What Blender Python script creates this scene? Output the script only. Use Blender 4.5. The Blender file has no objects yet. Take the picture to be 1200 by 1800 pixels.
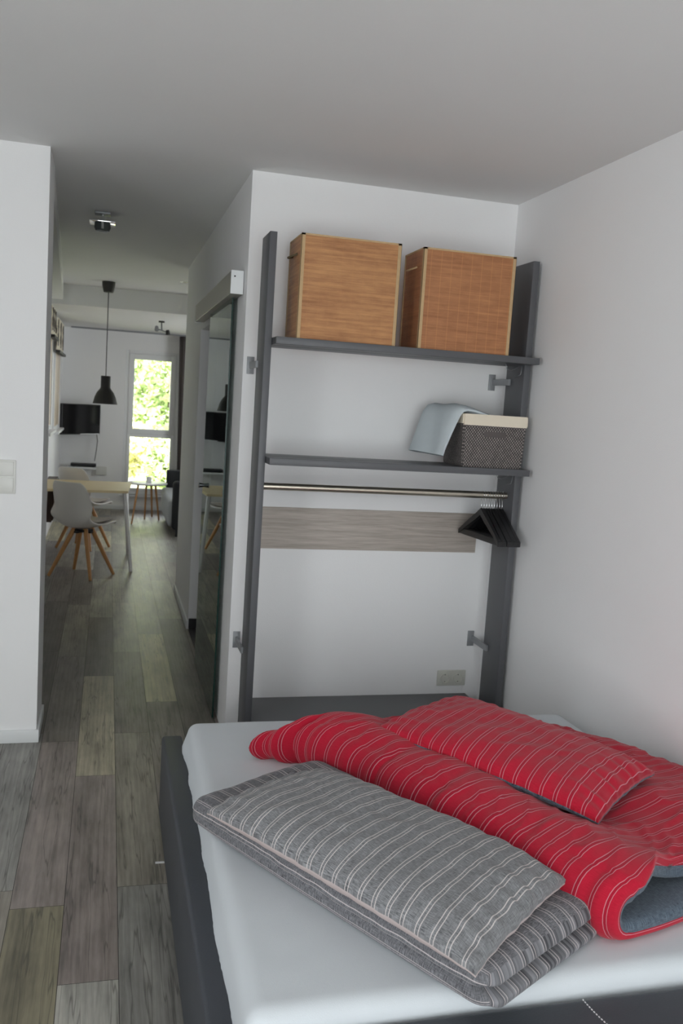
import bpy, bmesh, math, random
from mathutils import Vector, Matrix, noise
random.seed(7)
C = bpy.context.scene.collection
SC = bpy.context.scene
R = math.radians

# ------------------------------------------------------------------ camera
CAM_H = 1.6589
cd = bpy.data.cameras.new('camera'); cam = bpy.data.objects.new('camera', cd); C.objects.link(cam)
yaw, pitch, roll = R(-15.026), R(6.7805), R(-3.697)
fwd = Vector((-math.sin(yaw)*math.cos(pitch), math.cos(yaw)*math.cos(pitch), -math.sin(pitch)))
rt = Vector((math.cos(yaw), math.sin(yaw), 0)); up = rt.cross(fwd)
r2 = rt*math.cos(roll) - up*math.sin(roll); u2 = up*math.cos(roll) + rt*math.sin(roll)
cam.matrix_world = Matrix(((r2.x, u2.x, -fwd.x, 0), (r2.y, u2.y, -fwd.y, 0), (r2.z, u2.z, -fwd.z, CAM_H), (0, 0, 0, 1)))
cd.sensor_fit = 'VERTICAL'; cd.sensor_height = 22.3; cd.sensor_width = 14.9
cd.lens = 1558.64/1800*22.3
cd.clip_start = 0.05; cd.clip_end = 200
cd.dof.use_dof = True; cd.dof.focus_distance = 2.7; cd.dof.aperture_fstop = 4.0
SC.camera = cam

# ------------------------------------------------------------------ world, sun, exposure
w = bpy.data.worlds.new('sky'); SC.world = w; w.use_nodes = True
bg = w.node_tree.nodes['Background']
bg.inputs[0].default_value = (0.935, 0.965, 1.0, 1); bg.inputs[1].default_value = 7.0
sd = bpy.data.lights.new('sun', 'SUN'); sd.energy = 44.0; sd.angle = R(2); sd.color = (1, .95, .86)
sun = bpy.data.objects.new('sun', sd); C.objects.link(sun)
sun.rotation_euler = (R(12), R(-30), 0); sun.location = (6, 20, 8)
def portal(loc, rot, sx, sy):
    l = bpy.data.lights.new('sky_portal', 'AREA'); l.shape = 'RECTANGLE'; l.size = sx; l.size_y = sy
    l.cycles.is_portal = True; l.energy = 1
    o = bpy.data.objects.new('sky_portal', l); C.objects.link(o); o.location = loc; o.rotation_euler = rot
portal((0.25, -1.62, 1.30), (R(90), 0, 0), 3.1, 2.4)               # unseen bedroom window behind the camera, added and widened for light
portal((-2.62, 0.15, 1.4), (0, R(-90), 0), 1.8, 1.5)               # unseen bedroom side window, added to fill the room with light
portal((2.62, 10.5, 1.3), (0, R(90), 0), 1.6, 1.2)                 # unseen living-room side window, added to brighten the far room
portal((0.59, 12.97, 1.23), (R(-90), 0, 0), 0.74, 2.0)             # far living-room window
SC.view_settings.view_transform = 'Standard'; SC.view_settings.look = 'None'
SC.view_settings.gamma = 1; SC.view_settings.use_curve_mapping = False
SC.view_settings.exposure = -0.22
try:
    SC.cycles.use_denoising = True
    SC.cycles.max_bounces = 14; SC.cycles.diffuse_bounces = 9; SC.cycles.glossy_bounces = 5
    SC.cycles.transparent_max_bounces = 12; SC.cycles.sample_clamp_indirect = 8
    SC.cycles.caustics_reflective = False; SC.cycles.caustics_refractive = False
except Exception: pass

# ------------------------------------------------------------------ materials
def newmat(name):
    m = bpy.data.materials.new(name); m.use_nodes = True
    return m, m.node_tree, m.node_tree.nodes['Principled BSDF']
def N(nt, t, **kw):
    n = nt.nodes.new(t)
    for k, v in kw.items(): setattr(n, k, v)
    return n
def M_(nt, op, a, b=None, c=None):
    n = nt.nodes.new('ShaderNodeMath'); n.operation = op
    for i, x in enumerate((a, b, c)):
        if x is None: continue
        if isinstance(x, (int, float)): n.inputs[i].default_value = x
        else: nt.links.new(x, n.inputs[i])
    return n.outputs[0]
def mixc(nt, f, a, b):
    n = nt.nodes.new('ShaderNodeMix'); n.data_type = 'RGBA'
    if isinstance(f, (int, float)): n.inputs[0].default_value = f
    else: nt.links.new(f, n.inputs[0])
    for i, x in ((6, a), (7, b)):
        if isinstance(x, tuple): n.inputs[i].default_value = (*x[:3], 1)
        else: nt.links.new(x, n.inputs[i])
    return n.outputs[2]
def coords(nt, kind='Object', scale=(1, 1, 1)):
    tc = N(nt, 'ShaderNodeTexCoord'); mp = N(nt, 'ShaderNodeMapping'); mp.inputs['Scale'].default_value = scale
    nt.links.new(tc.outputs[kind], mp.inputs[0]); return mp.outputs[0]
def noise_t(nt, vec, scale, detail=3, rough=.5):
    n = N(nt, 'ShaderNodeTexNoise'); n.inputs['Scale'].default_value = scale
    n.inputs['Detail'].default_value = detail; n.inputs['Roughness'].default_value = rough
    nt.links.new(vec, n.inputs['Vector']); return n.outputs['Fac']
def bump(nt, b, h, strength, dist=.01):
    n = N(nt, 'ShaderNodeBump'); n.inputs['Strength'].default_value = strength; n.inputs['Distance'].default_value = dist
    nt.links.new(h, n.inputs['Height']); nt.links.new(n.outputs[0], b.inputs['Normal'])
def simple(name, col, rough=.5, metal=0, spec=.5, var=0.0, vs=6, bmp=0, bs=300):
    m, nt, b = newmat(name)
    b.inputs['Roughness'].default_value = rough; b.inputs['Metallic'].default_value = metal
    b.inputs['Specular IOR Level'].default_value = spec
    v = coords(nt)
    n = noise_t(nt, v, vs, 3)
    lo = tuple(c*(1-var) for c in col); hi = tuple(min(1, c*(1+var)) for c in col)
    nt.links.new(mixc(nt, n, lo, hi), b.inputs['Base Color'])
    if bmp: bump(nt, b, noise_t(nt, v, bs, 2), bmp, .002)
    return m
def srgb(r, g, b):
    f = lambda c: (c/255/12.92 if c/255 <= .04045 else ((c/255+.055)/1.055)**2.4)
    return (f(r), f(g), f(b))

WALL = simple('white_wall_paint', (.87, .87, .872), .9, spec=.15, var=.01, vs=3, bmp=.25, bs=260)
CEIL = simple('white_ceiling_paint', (.78, .78, .775), .95, spec=.1, var=.02, vs=2.2, bmp=.15, bs=120)
TRIM = simple('white_trim', (.78, .80, .80), .45, var=.01)
BATH = simple('bathroom_tile', (.30, .30, .30), .5, var=.05)
BLACKTRIM = simple('black_plinth', (.012, .012, .014), .4)
RACK = simple('anthracite_lacquer', srgb(91, 92, 95), .42, spec=.4, var=.03, vs=9, bmp=.05, bs=60)
ROD = simple('brushed_nickel', (.62, .57, .48), .32, metal=1, var=.05, vs=30)
STEEL = simple('satin_steel', (.30, .31, .32), .5, metal=.35, var=.04)
CHROME = simple('chrome', (.85, .86, .88), .08, metal=1)
BLACKP = simple('black_plastic', (.012, .012, .013), .38, var=.1)
SHEET = simple('white_sheet', srgb(208, 213, 217), .95, spec=.1, var=.012, vs=14, bmp=.2, bs=500)
UPH = simple('charcoal_leatherette', srgb(66, 69, 75), .5, spec=.35, var=.06, vs=20, bmp=.25, bs=220)
THREAD = simple('white_thread', (.75, .75, .75), .8)
TAPE = simple('beige_cotton_tape', srgb(193, 164, 124), .9, var=.1, vs=60, bmp=.2, bs=400)
ROPE = simple('dark_rope', srgb(96, 84, 60), .9, var=.3, vs=200)
LINER = simple('cream_cotton_liner', srgb(229, 219, 200), .95, var=.03, vs=20, bmp=.2, bs=300)
TOWEL = simple('pale_blue_grey_towel', srgb(196, 205, 209), .97, spec=.1, var=.03, vs=30, bmp=.5, bs=320)
OUTLET = simple('ivory_plastic', srgb(205, 205, 196), .35, var=.01)
OUTLET_D = simple('socket_shadow_plastic', srgb(60, 60, 58), .5)
SWITCHM = simple('switch_plastic', srgb(222, 222, 217), .35, var=.01)
CHAIRM = simple('white_chair_plastic', srgb(214, 210, 205), .45, var=.02)
CUSH = simple('grey_cushion_fabric', srgb(170, 163, 155), .9, var=.05, vs=40)
OAK = simple('light_oak_leg', srgb(190, 140, 88), .5, var=.15, vs=30)
TABTOP = simple('birch_table_top', srgb(222, 203, 162), .45, var=.05, vs=8)
TABLEG = simple('silver_table_leg', (.62, .62, .62), .4, metal=.3, var=.02)
LAMPM = simple('dark_lamp_metal', srgb(38, 37, 34), .55, var=.05)
SCREEN = simple('tv_screen', (.004, .004, .005), .12)
SOFAM = simple('charcoal_sofa_fabric', srgb(44, 47, 50), .9, var=.1, vs=40)
SOFAL = simple('light_grey_sofa_fabric', srgb(182, 188, 193), .9, var=.04, vs=40)
CURT = simple('taupe_curtain', srgb(92, 86, 84), .9, var=.06, vs=20)
SHEER = simple('white_curtain', srgb(226, 224, 220), .95, var=.02, vs=20)
PVC = simple('white_pvc', (.82, .83, .84), .35, var=.01)
CREAM = simple('cream_blind_fabric', srgb(214, 206, 188), .9, var=.04)
DKWOOD = simple('dark_brown_wood', srgb(62, 42, 32), .5, var=.2, vs=20)
RED = simple('red_plastic', srgb(225, 40, 34), .4)
ALU = simple('aluminium_track', srgb(168, 165, 158), .38, metal=.55, var=.03)

def wood_panel():
    m, nt, b = newmat('grey_oak_laminate')
    v = coords(nt, 'Object', (1.2, 1, 26)); n1 = noise_t(nt, v, 3.2, 6, .65)
    v2 = coords(nt, 'Object', (6, 1, 160)); n2 = noise_t(nt, v2, 2, 3)
    f = M_(nt, 'ADD', M_(nt, 'MULTIPLY', n1, .7), M_(nt, 'MULTIPLY', n2, .3))
    cr = N(nt, 'ShaderNodeValToRGB'); nt.links.new(f, cr.inputs[0])
    cr.color_ramp.elements[0].position = .34; cr.color_ramp.elements[0].color = (*srgb(158, 148, 138), 1)
    cr.color_ramp.elements[1].position = .66; cr.color_ramp.elements[1].color = (*srgb(196, 187, 178), 1)
    nt.links.new(cr.outputs[0], b.inputs['Base Color']); b.inputs['Roughness'].default_value = .6
    return m
PANEL = wood_panel()

def bamboo(name, a, bcol, seed):
    m, nt, b = newmat(name)
    tc = N(nt, 'ShaderNodeTexCoord'); mp = N(nt, 'ShaderNodeMapping'); nt.links.new(tc.outputs['Object'], mp.inputs[0])
    mp.inputs['Location'].default_value = (seed, seed, seed); mp.inputs['Scale'].default_value = (2.0, 2.0, 75)
    n1 = noise_t(nt, mp.outputs[0], 1.3, 5, .75)
    mp2 = N(nt, 'ShaderNodeMapping'); nt.links.new(tc.outputs['Object'], mp2.inputs[0]); mp2.inputs['Scale'].default_value = (5, 5, 14)
    n2 = noise_t(nt, mp2.outputs[0], 2.2, 4, .6)
    f = M_(nt, 'ADD', M_(nt, 'MULTIPLY', n1, .65), M_(nt, 'MULTIPLY', n2, .35))
    cr = N(nt, 'ShaderNodeValToRGB'); nt.links.new(f, cr.inputs[0])
    cr.color_ramp.elements[0].position = .32; cr.color_ramp.elements[0].color = (*a, 1)
    cr.color_ramp.elements[1].position = .68; cr.color_ramp.elements[1].color = (*bcol, 1)
    # vertical stitching threads through the slats
    sx = N(nt, 'ShaderNodeSeparateXYZ'); nt.links.new(tc.outputs['Object'], sx.inputs[0])
    t = M_(nt, 'ABSOLUTE', M_(nt, 'SUBTRACT', M_(nt, 'FRACT', M_(nt, 'DIVIDE', M_(nt, 'ADD', sx.outputs[0], sx.outputs[1]), .048)), .5))
    line = M_(nt, 'MULTIPLY', M_(nt, 'LESS_THAN', t, .028), .38 if seed > 3 else .08)
    nt.links.new(mixc(nt, line, cr.outputs[0], srgb(214, 150, 92)), b.inputs['Base Color'])
    b.inputs['Roughness'].default_value = .55
    sl = M_(nt, 'SINE', M_(nt, 'MULTIPLY', sx.outputs[2], 1570))
    bump(nt, b, sl, .35, .0006)
    return m
BAM1 = bamboo('bamboo_slats', srgb(150, 98, 60), srgb(206, 152, 100), 1.3)
BAM2 = bamboo('bamboo_slats_reddish', srgb(146, 92, 58), srgb(192, 134, 88), 5.7)

def stripes(name, base, base2, line, period, fine, lw=.03, sep=.11, second=None, axis=0):
    """woven cloth with pairs of thin lines; UV is in metres across the stripes"""
    m, nt, b = newmat(name)
    tc = N(nt, 'ShaderNodeTexCoord'); s = N(nt, 'ShaderNodeSeparateXYZ'); nt.links.new(tc.outputs['UV'], s.inputs[0])
    fr = M_(nt, 'FRACT', M_(nt, 'DIVIDE', s.outputs[axis], period))
    d = M_(nt, 'ABSOLUTE', M_(nt, 'SUBTRACT', M_(nt, 'ABSOLUTE', M_(nt, 'SUBTRACT', fr, .5)), sep))
    ln = N(nt, 'ShaderNodeMapRange'); ln.inputs['From Min'].default_value = lw; ln.inputs['From Max'].default_value = lw*.55
    nt.links.new(d, ln.inputs['Value'])
    mid = M_(nt, 'LESS_THAN', M_(nt, 'ABSOLUTE', M_(nt, 'SUBTRACT', fr, .5)), sep)
    mp = N(nt, 'ShaderNodeMapping'); nt.links.new(tc.outputs['UV'], mp.inputs[0]); mp.inputs['Scale'].default_value = (620, 45, 1)
    n1 = noise_t(nt, mp.outputs[0], 1, 2, .6)
    mp2 = N(nt, 'ShaderNodeMapping'); nt.links.new(tc.outputs['UV'], mp2.inputs[0]); mp2.inputs['Scale'].default_value = (55, 760, 1)
    n2 = noise_t(nt, mp2.outputs[0], 1, 2, .6)
    wv = N(nt, 'ShaderNodeMapRange'); wv.inputs['From Min'].default_value = .5-fine; wv.inputs['From Max'].default_value = .5+fine
    nt.links.new(M_(nt, 'ADD', M_(nt, 'MULTIPLY', n1, .28), M_(nt, 'MULTIPLY', n2, .72)), wv.inputs['Value'])
    col = mixc(nt, wv.outputs[0], base, base2)
    if second: col = mixc(nt, M_(nt, 'MULTIPLY', mid, .6), col, second)
    col = mixc(nt, M_(nt, 'MULTIPLY', ln.outputs[0], .85), col, line)
    nt.links.new(col, b.inputs['Base Color'])
    b.inputs['Roughness'].default_value = .92; b.inputs['Specular IOR Level'].default_value = .15
    b.inputs['Sheen Weight'].default_value = .15
    bump(nt, b, wv.outputs[0], .12, .0006)
    return m
GREYP = stripes('grey_striped_cotton', srgb(84, 84, 87), srgb(152, 153, 155), srgb(214, 205, 202), .0405, .14, lw=.034)
GREYD = stripes('grey_striped_duvet_cotton', srgb(64, 64, 68), srgb(138, 138, 142), srgb(202, 193, 192), .044, .11, lw=.034)
REDC = stripes('red_striped_cotton', srgb(162, 21, 43), srgb(194, 34, 58), srgb(200, 136, 146), .044, .25, lw=.028, second=srgb(150, 24, 44))
BLUEG = stripes('blue_grey_lining', srgb(44, 54, 66), srgb(112, 124, 136), srgb(80, 92, 104), .012, .14, lw=.05)
UNDER = simple('pinkish_beige_underside', srgb(182, 168, 166), .95, var=.03, vs=30)

def weave_mat():
    m, nt, b = newmat('grey_paper_weave')
    tc = N(nt, 'ShaderNodeTexCoord'); s = N(nt, 'ShaderNodeSeparateXYZ'); nt.links.new(tc.outputs['Object'], s.inputs[0])
    h = M_(nt, 'ADD', s.outputs[0], s.outputs[1])
    a = M_(nt, 'SINE', M_(nt, 'MULTIPLY', h, 480)); row = M_(nt, 'SINE', M_(nt, 'MULTIPLY', s.outputs[2], 400))
    f = M_(nt, 'MULTIPLY', M_(nt, 'ADD', M_(nt, 'MULTIPLY', a, row), 1), .5)
    nz = noise_t(nt, coords(nt), 70, 2)
    f2 = M_(nt, 'MULTIPLY', M_(nt, 'POWER', f, 3), M_(nt, 'MULTIPLY', nz, 2.2))
    nt.links.new(mixc(nt, f2, srgb(56, 53, 52), srgb(178, 168, 163)), b.inputs['Base Color'])
    b.inputs['Roughness'].default_value = .7; bump(nt, b, f, .6, .002); return m
WEAVE = weave_mat()

def floor_mat():
    m, nt, b = newmat('mixed_wood_plank_laminate')
    tc = N(nt, 'ShaderNodeTexCoord'); at = N(nt, 'ShaderNodeAttribute'); at.attribute_name = 'plank_tone'
    mp = N(nt, 'ShaderNodeMapping'); nt.links.new(tc.outputs['UV'], mp.inputs[0]); mp.inputs['Scale'].default_value = (26, 1.7, 1)
    n1 = noise_t(nt, mp.outputs[0], 1, 6, .68)
    mpb = N(nt, 'ShaderNodeMapping'); nt.links.new(tc.outputs['UV'], mpb.inputs[0]); mpb.inputs['Scale'].default_value = (120, 5, 1)
    n2 = noise_t(nt, mpb.outputs[0], 1, 4, .6)
    mpc = N(nt, 'ShaderNodeMapping'); nt.links.new(tc.outputs['UV'], mpc.inputs[0]); mpc.inputs['Scale'].default_value = (9, 2.6, 1)
    n3 = noise_t(nt, mpc.outputs[0], 1, 4, .6)
    wv = N(nt, 'ShaderNodeTexWave'); wv.wave_type = 'BANDS'; wv.bands_direction = 'X'
    mpd = N(nt, 'ShaderNodeMapping'); nt.links.new(tc.outputs['UV'], mpd.inputs[0]); mpd.inputs['Scale'].default_value = (14, .55, 1)
    nt.links.new(mpd.outputs[0], wv.inputs['Vector']); wv.inputs['Scale'].default_value = 1; wv.inputs['Distortion'].default_value = 14
    wv.inputs['Detail'].default_value = 3; wv.inputs['Detail Scale'].default_value = .6
    f = M_(nt, 'ADD', M_(nt, 'MULTIPLY', n1, .36), M_(nt, 'ADD', M_(nt, 'MULTIPLY', n2, .20), M_(nt, 'MULTIPLY', n3, .44)))
    f = M_(nt, 'ADD', f, M_(nt, 'MULTIPLY', M_(nt, 'SUBTRACT', wv.outputs['Fac'], .5), .045))
    mr = N(nt, 'ShaderNodeMapRange'); mr.inputs['From Min'].default_value = .34; mr.inputs['From Max'].default_value = .66
    mr.inputs['To Min'].default_value = .46; mr.inputs['To Max'].default_value = 1.58; nt.links.new(f, mr.inputs['Value'])
    vm = N(nt, 'ShaderNodeVectorMath'); vm.operation = 'SCALE'; nt.links.new(at.outputs['Color'], vm.inputs[0]); nt.links.new(mr.outputs[0], vm.inputs['Scale'])
    # dark cracks / knots
    mpe = N(nt, 'ShaderNodeMapping'); nt.links.new(tc.outputs['UV'], mpe.inputs[0]); mpe.inputs['Scale'].default_value = (18, .9, 1)
    n4 = noise_t(nt, mpe.outputs[0], 1, 3, .55)
    ck = N(nt, 'ShaderNodeMapRange'); ck.inputs['From Min'].default_value = .016; ck.inputs['From Max'].default_value = 0
    nt.links.new(M_(nt, 'ABSOLUTE', M_(nt, 'SUBTRACT', n4, .56)), ck.inputs['Value'])
    col = mixc(nt, M_(nt, 'MULTIPLY', ck.outputs[0], .55), vm.outputs[0], (.035, .03, .028))
    nt.links.new(col, b.inputs['Base Color'])
    rr = N(nt, 'ShaderNodeMapRange'); rr.inputs['To Min'].default_value = .32; rr.inputs['To Max'].default_value = .48; nt.links.new(n1, rr.inputs['Value'])
    nt.links.new(rr.outputs[0], b.inputs['Roughness']); b.inputs['Specular IOR Level'].default_value = .45
    bump(nt, b, n2, .12, .002); return m
FLOOR = floor_mat()
SEAM = simple('plank_seam', (.04, .036, .034), .8)

def glass(name, tint, ior=1.5, gl=(1, 1, 1)):
    m = bpy.data.materials.new(name); m.use_nodes = True; nt = m.node_tree; nt.nodes.clear()
    o = N(nt, 'ShaderNodeOutputMaterial'); mx = N(nt, 'ShaderNodeMixShader'); tr = N(nt, 'ShaderNodeBsdfTransparent')
    g = N(nt, 'ShaderNodeBsdfGlossy'); fr = N(nt, 'ShaderNodeFresnel'); fr.inputs[0].default_value = ior
    tr.inputs[0].default_value = (*tint, 1); g.inputs[0].default_value = (*gl, 1); g.inputs['Roughness'].default_value = .015
    nt.links.new(fr.outputs[0], mx.inputs[0]); nt.links.new(tr.outputs[0], mx.inputs[1]); nt.links.new(g.outputs[0], mx.inputs[2])
    nt.links.new(mx.outputs[0], o.inputs[0]); return m
GLASS = glass('window_glass', (.97, .98, .97))
DGLASS = glass('green_tinted_door_glass', (.62, .70, .67), 1.6, (.93, 1, .97))
GEDGE = simple('green_glass_edge', (.008, .035, .028), .15)

def leaf_mat(name, a, b_):
    m, nt, b = newmat(name)
    n = noise_t(nt, coords(nt), 3.5, 3)
    nt.links.new(mixc(nt, n, a, b_), b.inputs['Base Color']); b.inputs['Roughness'].default_value = .6
    b.inputs['Subsurface Weight'].default_value = 0
    return m
LEAF = leaf_mat('sunlit_leaves', (.33, .46, .20), (.72, .78, .48))
LEAFY = leaf_mat('yellow_leaves', (.66, .66, .36), (.85, .80, .52))
GRASS = simple('lawn', (.40, .46, .28), .9, var=.3, vs=4)
BARK = simple('bark', (.10, .07, .05), .9, var=.3)
STONE = simple('pale_terrace_stone', (.62, .60, .58), .8, var=.08)

# ------------------------------------------------------------------ mesh helpers
def link(name, bm, mats, parent=None, smooth=False, auto=None):
    me = bpy.data.meshes.new(name); bm.to_mesh(me); bm.free()
    for m in (mats if isinstance(mats, (list, tuple)) else [mats]): me.materials.append(m)
    if smooth:
        for p in me.polygons: p.use_smooth = True
        if auto is not None:
            try: me.set_sharp_from_angle(angle=R(auto))
            except Exception: pass
    o = bpy.data.objects.new(name, me); C.objects.link(o)
    if parent: o.parent = parent; o.matrix_parent_inverse = Matrix.Identity(4)
    return o
def addbox(bm, x0, x1, y0, y1, z0, z1, bev=0, mi=0, mat4=None, seg=2):
    g = bmesh.ops.create_cube(bm, size=1)
    vs = g['verts']
    for v in vs:
        v.co = Vector(((x0+x1)/2 + v.co.x*(x1-x0), (y0+y1)/2 + v.co.y*(y1-y0), (z0+z1)/2 + v.co.z*(z1-z0)))
    fs = list({f for v in vs for f in v.link_faces}); es = list({e for v in vs for e in v.link_edges})
    for f in fs: f.material_index = mi
    if bev:
        r = bmesh.ops.bevel(bm, geom=es, offset=bev, segments=seg, affect='EDGES', profile=.5)
        vs = list({v for f in r['faces'] for v in f.verts} | {v for v in vs if v.is_valid})
    if mat4:
        for v in {v for v in vs if v.is_valid}: v.co = mat4 @ v.co
    return bm
def box(name, dims, mat, parent=None, bev=0, off=(0, 0, 0), seg=2):
    bm = bmesh.new(); d = dims
    addbox(bm, d[0]-off[0], d[1]-off[0], d[2]-off[1], d[3]-off[1], d[4]-off[2], d[5]-off[2], bev, seg=seg)
    return link(name, bm, mat, parent, smooth=bev > 0, auto=35 if bev > 0 else None)
def tube(bm, pts, rad, n=10, caps=True, closed=False):
    pts = [Vector(p) for p in pts]; rs = rad if isinstance(rad, (list, tuple)) else [rad]*len(pts)
    rings = []; prev = None
    for i, p in enumerate(pts):
        if closed: t = (pts[(i+1) % len(pts)]-pts[i-1])
        else: t = (pts[min(i+1, len(pts)-1)]-pts[max(i-1, 0)])
        t.normalize()
        if prev is None:
            a = Vector((0, 0, 1)) if abs(t.z) < .9 else Vector((1, 0, 0)); prev = t.cross(a).normalized()
        nrm = (prev - t*prev.dot(t)).normalized(); prev = nrm; b = t.cross(nrm)
        rings.append([bm.verts.new(p + (nrm*math.cos(2*math.pi*k/n)+b*math.sin(2*math.pi*k/n))*rs[i]) for k in range(n)])
    m = len(rings)
    for i in range(m if closed else m-1):
        A, B = rings[i], rings[(i+1) % m]
        for k in range(n): bm.faces.new((A[k], A[(k+1) % n], B[(k+1) % n], B[k]))
    if caps and not closed: bm.faces.new(rings[0][::-1]); bm.faces.new(rings[-1])
    return bm
def lathe(bm, prof, cx=0, cy=0, n=32, close=False):
    rings = []
    for r, z in prof:
        if r < 1e-5: rings.append([bm.verts.new((cx, cy, z))])
        else: rings.append([bm.verts.new((cx+r*math.cos(2*math.pi*k/n), cy+r*math.sin(2*math.pi*k/n), z)) for k in range(n)])
    for a, b in zip(rings, rings[1:]):
        for k in range(n):
            k2 = (k+1) % n
            if len(a) == 1 and len(b) > 1: bm.faces.new((a[0], b[k], b[k2]))
            elif len(b) == 1 and len(a) > 1: bm.faces.new((a[k], a[k2], b[0]))
            elif len(a) > 1: bm.faces.new((a[k], a[k2], b[k2], b[k]))
    bmesh.ops.recalc_face_normals(bm, faces=bm.faces[:]); return bm
def thing(name, label, cat, loc=(0, 0, 0), rz=0, group=None):
    o = bpy.data.objects.new(name, None); C.objects.link(o); o.location = loc; o.rotation_euler = (0, 0, rz)
    o.empty_display_size = .05
    o['label'] = label; o['category'] = cat
    if group: o['group'] = group
    return o
def tag(o, label, cat, group=None, kind=None):
    o['label'] = label; o['category'] = cat
    if group: o['group'] = group
    if kind: o['kind'] = kind
    return o
def struct(o): o['kind'] = 'structure'; return o
def sbox(name, dims, mat, bev=0): return struct(box(name, dims, mat, None, bev))
def part(o, label): o['label'] = label; return o
def dup_tree(root):
    r = root.copy(); C.objects.link(r)
    for ch in root.children:
        c = ch.copy(); C.objects.link(c); c.parent = r
        for g in ch.children: d = g.copy(); C.objects.link(d); d.parent = c
    return r

# ------------------------------------------------------------------ shell of the flat
XL, YL, XW, YW, XR, H = -0.2795, 4.2306, 0.601, 4.179, 1.923, 2.70
def cutwall(name, mat, axis, a0, a1, t0, t1, z0, z1, holes):
    """wall slab running along `axis`, with rectangular holes (lo, hi, zlo, zhi), cut as one mesh"""
    bm = bmesh.new(); xs = sorted({a0, a1, *[h[0] for h in holes], *[h[1] for h in holes]})
    for p, q in zip(xs, xs[1:]):
        hs = [h for h in holes if h[0] <= p+1e-6 and h[1] >= q-1e-6]
        zr = [(z0, z1)]
        if hs: zr = [(z0, hs[0][2]), (hs[0][3], z1)]
        for lo, hi in zr:
            if hi-lo < 1e-5: continue
            if axis == 'x': addbox(bm, p, q, t0, t1, lo, hi)
            else: addbox(bm, t0, t1, p, q, lo, hi)
    return struct(link(name, bm, mat))
# bedroom
sbox('wall_right', (XR, XR+.2, -1.8, YW+.2, 0, H), WALL)
cutwall('wall_rear', WALL, 'x', -2.8, XR, -1.8, -1.6, 0, H, [(-1.3, 1.8, .1, 2.5)])  # hole for the unseen rear window, sized to light the bedroom
cutwall('wall_bedroom_left', WALL, 'y', -1.6, YL+.345, -2.8, -2.6, 0, H, [(-.6, .9, .5, 2.3)])  # hole is an unseen side window added to lift the ceiling light
sbox('wall_left', (-2.6, XL, YL, YL+.345, 0, H), WALL)
# wall carrying the rack, and the hall side with the opening behind the glass door
sbox('wall_back', (XW+.11, XR, YW, YW+.11, 0, H), WALL)
cutwall('wall_hall_right', WALL, 'y', YW, 6.29, XW, XW+.11, 0, H, [(5.02, 6.29, 0, 2.12)])
sbox('wall_hall_far', (XW, 2.4, 6.29, 7.56, 0, H), WALL)
sbox('wall_bathroom', (2.2, 2.4, YW+.11, 6.29, 0, H), BATH)
sbox('wall_hall_left', (-.83, -.63, YL+.345, 13.15, 0, H), WALL)
# living room
cutwall('wall_far', WALL, 'x', -.63, 2.8, 12.95, 13.25, 0, H, [(.215, .965, .215, 2.255)])
cutwall('wall_living_right', WALL, 'y', 7.56, 12.95, 2.6, 2.8, 0, H, [(9.9, 11.1, .5, 2.1)])  # unseen opening added to let daylight into the living room
sbox('wall_living_near', (2.4, 2.8, 7.36, 7.56, 0, H), WALL)
# ceilings
sbox('ceiling', (-4.3, 2.8, -1.8, 13.25, H, H+.25), CEIL)  # left end extended outdoors, unseen, to keep sun off the side window
sbox('ceiling_living', (-.63, 2.6, 9.53, 12.95, 2.50, H), CEIL)
# soffit over the left of the dining area
bm = bmesh.new()
pts = [(-.63, YL+.345), (XL, YL+.345), (-.475, 9.53), (-.63, 9.53)]
lo = [bm.verts.new((x, y, 2.545)) for x, y in pts]; hi = [bm.verts.new((x, y, H)) for x, y in pts]
bm.faces.new(lo[::-1]); bm.faces.new(hi)
for i in range(4): bm.faces.new((lo[i], lo[(i+1) % 4], hi[(i+1) % 4], hi[i]))
struct(link('ceiling_soffit', bm, CEIL))

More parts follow.
